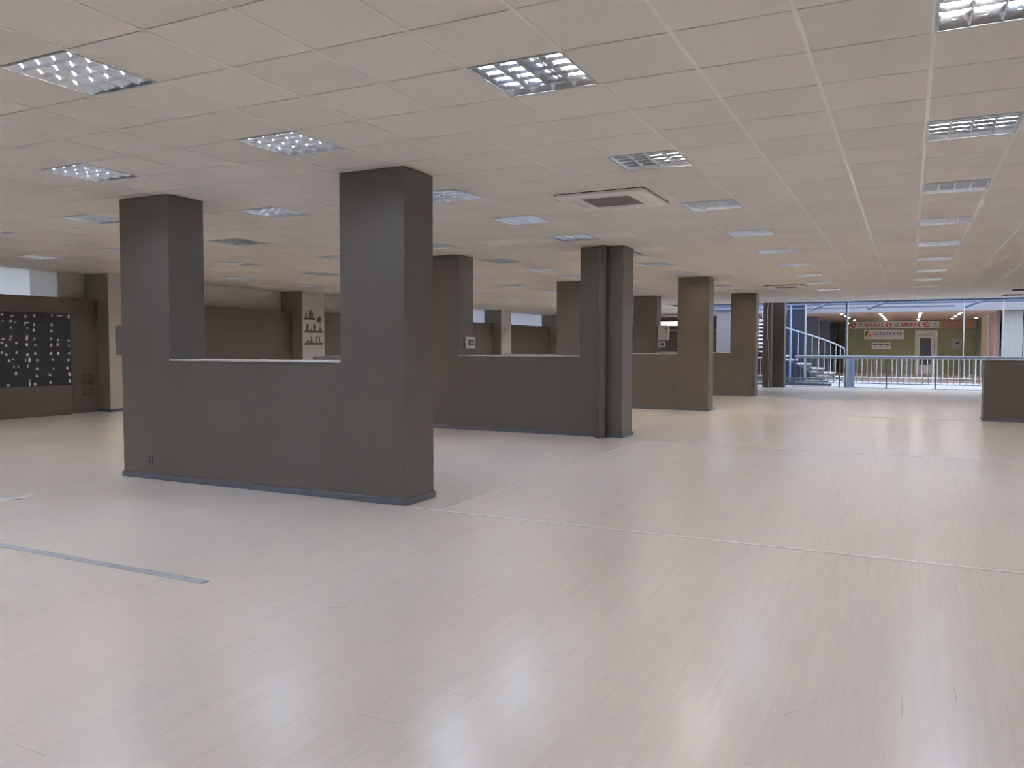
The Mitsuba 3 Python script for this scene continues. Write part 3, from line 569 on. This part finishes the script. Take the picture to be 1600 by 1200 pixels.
for k, y in enumerate((36.3, 42.35, 48.4, 54.4)):
    single('pillar', f'dark skylight tinted pillar in the far gallery, {ORD[k]} of the receding row behind the staircase', 'pillar', bbox(-4.75, -4.03, y, y + .48, 0 if y > 37.5 else -3.4, ZF - .002 if y > 37.7 else 3.75, .01), 'mat_farcolumn_dark' if k == 0 else 'mat_farcolumn', group='receding pillars across the atrium')
# ---- shop signs
def letters(t, name, text, x, z, y, h, mat, bold=True, width=None):
    """raised lettering that faces the hall"""
    out = []; cur = 0.0
    for ch in text:
        if ch == ' ': cur += h * .5; continue
        m = meshkit.text_mesh(ch, h, .012, bold); v = np.array(m.vertices); w = v[:, 0].max()
        out.append((v + (cur, 0, 0), np.array(m.faces))); cur += w + h * .12
    s = width / cur if width else 1.0
    for v, f in out:
        part(t, name, (np.stack([x + v[:, 0] * s, y - v[:, 2], z + v[:, 1]], 1), f), mat)
def disc(x, z, r, y, d=.012, n=28): return tube([(x, y, z), (x, y - d, z)], r, n)
t = thing('shop_banner', 'long white furniture banner with red lettering on the olive wall', 'sign')
part(t, 'board', bbox(-3.06, 1.48, 49.90, 49.98, 2.53, 2.93, .01), 'mat_sign')
YB = 49.899
for x in (-2.88, -1.04, .86):
    k = part(t, 'emblem', disc(x, 2.73, .145, YB), 'mat_red')
    part(t, 'emblem_ring', tube(np.stack([x + .075 * np.cos(ang), YB - .014 + 0 * ang, 2.73 + .075 * np.sin(ang)], 1), .018, 6, False), 'mat_sign'); part(t, 'emblem_stem', box(x - .022, x + .022, YB - .02, YB - .012, 2.66, 2.80), 'mat_sign')
for x, w in ((-2.27, .96), (-.42, .97)): letters(t, 'letter', 'МЕБ\u039bІ', x, 2.65, YB, .17, 'mat_red', True, w)
for x in (-2.62, -.74, 1.15):
    part(t, 'house_mark', prism([(x + .02, 2.74), (x + .20, 2.74), (x + .20, 2.80), (x + .15, 2.87), (x + .10, 2.80)], 1, YB - .01, YB), 'mat_signgrey')
    part(t, 'small_print', cat([box(x + .0 + .06 * k, x + .045 + .06 * k, YB - .01, YB, 2.63, 2.68) for k in range(5)]), 'mat_signgrey')
t = thing('shop_sign', 'white shop sign with orange emblem and dark capitals below the banner', 'sign')
part(t, 'board', bbox(-2.31, -.26, 49.78, 49.98, 1.92, 2.46, .012), 'mat_sign')
YS = 49.779
part(t, 'emblem_leaf', prism([(-2.26, 2.12), (-2.24, 2.33), (-2.15, 2.40), (-2.04, 2.34), (-2.10, 2.20), (-2.18, 2.06)], 1, YS - .01, YS), 'mat_darkgreen'); part(t, 'emblem_sand', prism([(-2.20, 2.03), (-2.16, 2.28), (-2.06, 2.30), (-2.0, 2.20), (-2.02, 2.05)], 1, YS - .018, YS), 'mat_sand'); part(t, 'emblem_ball', disc(-1.99, 2.14, .085, YS, .024), 'mat_orange')
letters(t, 'letter', 'KONSTANTA', -1.85, 2.15, YS, .17, 'mat_navy', True, 1.52)
part(t, 'small_print', cat([box(-1.83 + .08 * k, -1.77 + .08 * k, YS - .006, YS, 2.06, 2.085) for k in range(14)]), 'mat_signgrey')
t = thing('small_plate', 'small white plate with a dark line of print under the shop sign', 'sign')
part(t, 'board', bbox(-1.90, -.92, 49.96, 49.998, 1.38, 1.74, .01), 'mat_sign')
part(t, 'print_line', cat([box(-1.84 + .30 * k, -1.60 + .30 * k, 49.95, 49.959, 1.59, 1.66) for k in range(3)]), 'mat_decal')
part(t, 'small_print', cat([box(-1.80 + .30 * k, -1.64 + .30 * k, 49.95, 49.959, 1.46 + .05 * q, 1.485 + .05 * q) for k in range(3) for q in range(2)]), 'mat_signgrey')
# ---- shop door, poster, lintel
struct('door_1', None, None, 'white shop door with a dark pane in the olive wall')
part('door_1', 'surround', cat([box(.30, .42, 49.90, 49.998, 0, 2.40), box(1.22, 1.42, 49.90, 49.998, 0, 2.40), box(.42, 1.22, 49.90, 49.998, 2.16, 2.40)]), 'mat_doorwhite')
part('door_1', 'leaf', cat([box(.43, .54, 49.87, 49.899, 0, 2.14), box(1.09, 1.21, 49.87, 49.899, 0, 2.14), box(.54, 1.09, 49.87, 49.899, 1.98, 2.14), box(.54, 1.09, 49.87, 49.899, 0, .5)]), 'mat_sign')
part('door_1', 'leaf__pane', box(.54, 1.09, 49.88, 49.89, .5, 1.98), 'mat_doorglass'); part('door_1', 'leaf__handle', bbox(1.255, 1.285, 49.84, 49.869, 1.42, 1.62, .006), 'mat_dark')
t = thing('poster', 'grey notice pasted on the dark green wall right of the shop door', 'poster')
part(t, 'sheet', box(2.10, 2.56, 49.985, 49.999, 1.36, 1.98), 'mat_signgrey'); part(t, 'dark_mark', prism([(2.24, 1.64), (2.30, 1.72), (2.36, 1.70), (2.42, 1.74), (2.44, 1.66)], 1, 49.978, 49.9845), 'mat_navy')
single('door_lintel', 'reddish brown boxed lintel right of the banner', 'lintel', bbox(1.50, 3.24, 49.86, 49.998, 2.50, ZF - .002, .01), 'mat_lintel')
# ---- spotlights in the far gallery ceiling
SP = [(-2.74, (38.9, 41.6, 43.85, 48.2)), (-1.16, (39.6, 42.3, 45.5, 48.2)), (.42, (39.6, 41.8, 44.3, 48.2)), (1.98, (39.6, 40.9, 44.1, 47.3)), (3.0, (46.6,)), (-3.4, (53.5,))]  # last spot is added out of sight to brighten the cream wall
for i, (x, ys) in enumerate(SP):
    for j, y in enumerate(ys):
        rowname = ('leftmost row', 'second row', 'third row', 'fourth row', 'far corner', 'added unseen row')[i]
        t = thing('spotlight', f'round glowing spotlight in the peach ceiling, {ORD[j]} from the atrium in the {rowname}', 'spotlight', 'spotlights in the far gallery ceiling')
        part(t, 'ring', shift(lathe([(.075, -.012), (.10, -.012), (.10, .0), (.075, .0)], 16), (x, y, ZF)), 'mat_chrome', 40)
        part(t, 'bulb', (np.array(ball.vertices) * (.06, .06, .045) + (x, y, ZF - .008), np.array(ball.faces)), 'mat_tube', True, emitter={'type': 'area', 'radiance': {'type': 'rgb', 'value': [135, 132, 124]}, 'sampling_weight': .8})

# ------------------------------------------------------------------ far left end of the hall
struct('wall_end', cat([box(-17.2, -8.5, 39.92, 40.1, 0, 2.30), box(-17.2, -8.5, 39.92, 40.1, 2.85, 3.45)]), 'mat_falsewall', 'dark brown wall at the far left end of the hall')
struct('trim_7', box(-17.2, -8.5, 39.88, 39.919, 2.28, 2.33), 'mat_sill', 'thin pale ledge on the dark end wall')
t = thing('added_glow_strip', 'added glowing white strip for bright streaks above the dark end wall', 'light')  # added emitter in place of bright reflections behind the opening
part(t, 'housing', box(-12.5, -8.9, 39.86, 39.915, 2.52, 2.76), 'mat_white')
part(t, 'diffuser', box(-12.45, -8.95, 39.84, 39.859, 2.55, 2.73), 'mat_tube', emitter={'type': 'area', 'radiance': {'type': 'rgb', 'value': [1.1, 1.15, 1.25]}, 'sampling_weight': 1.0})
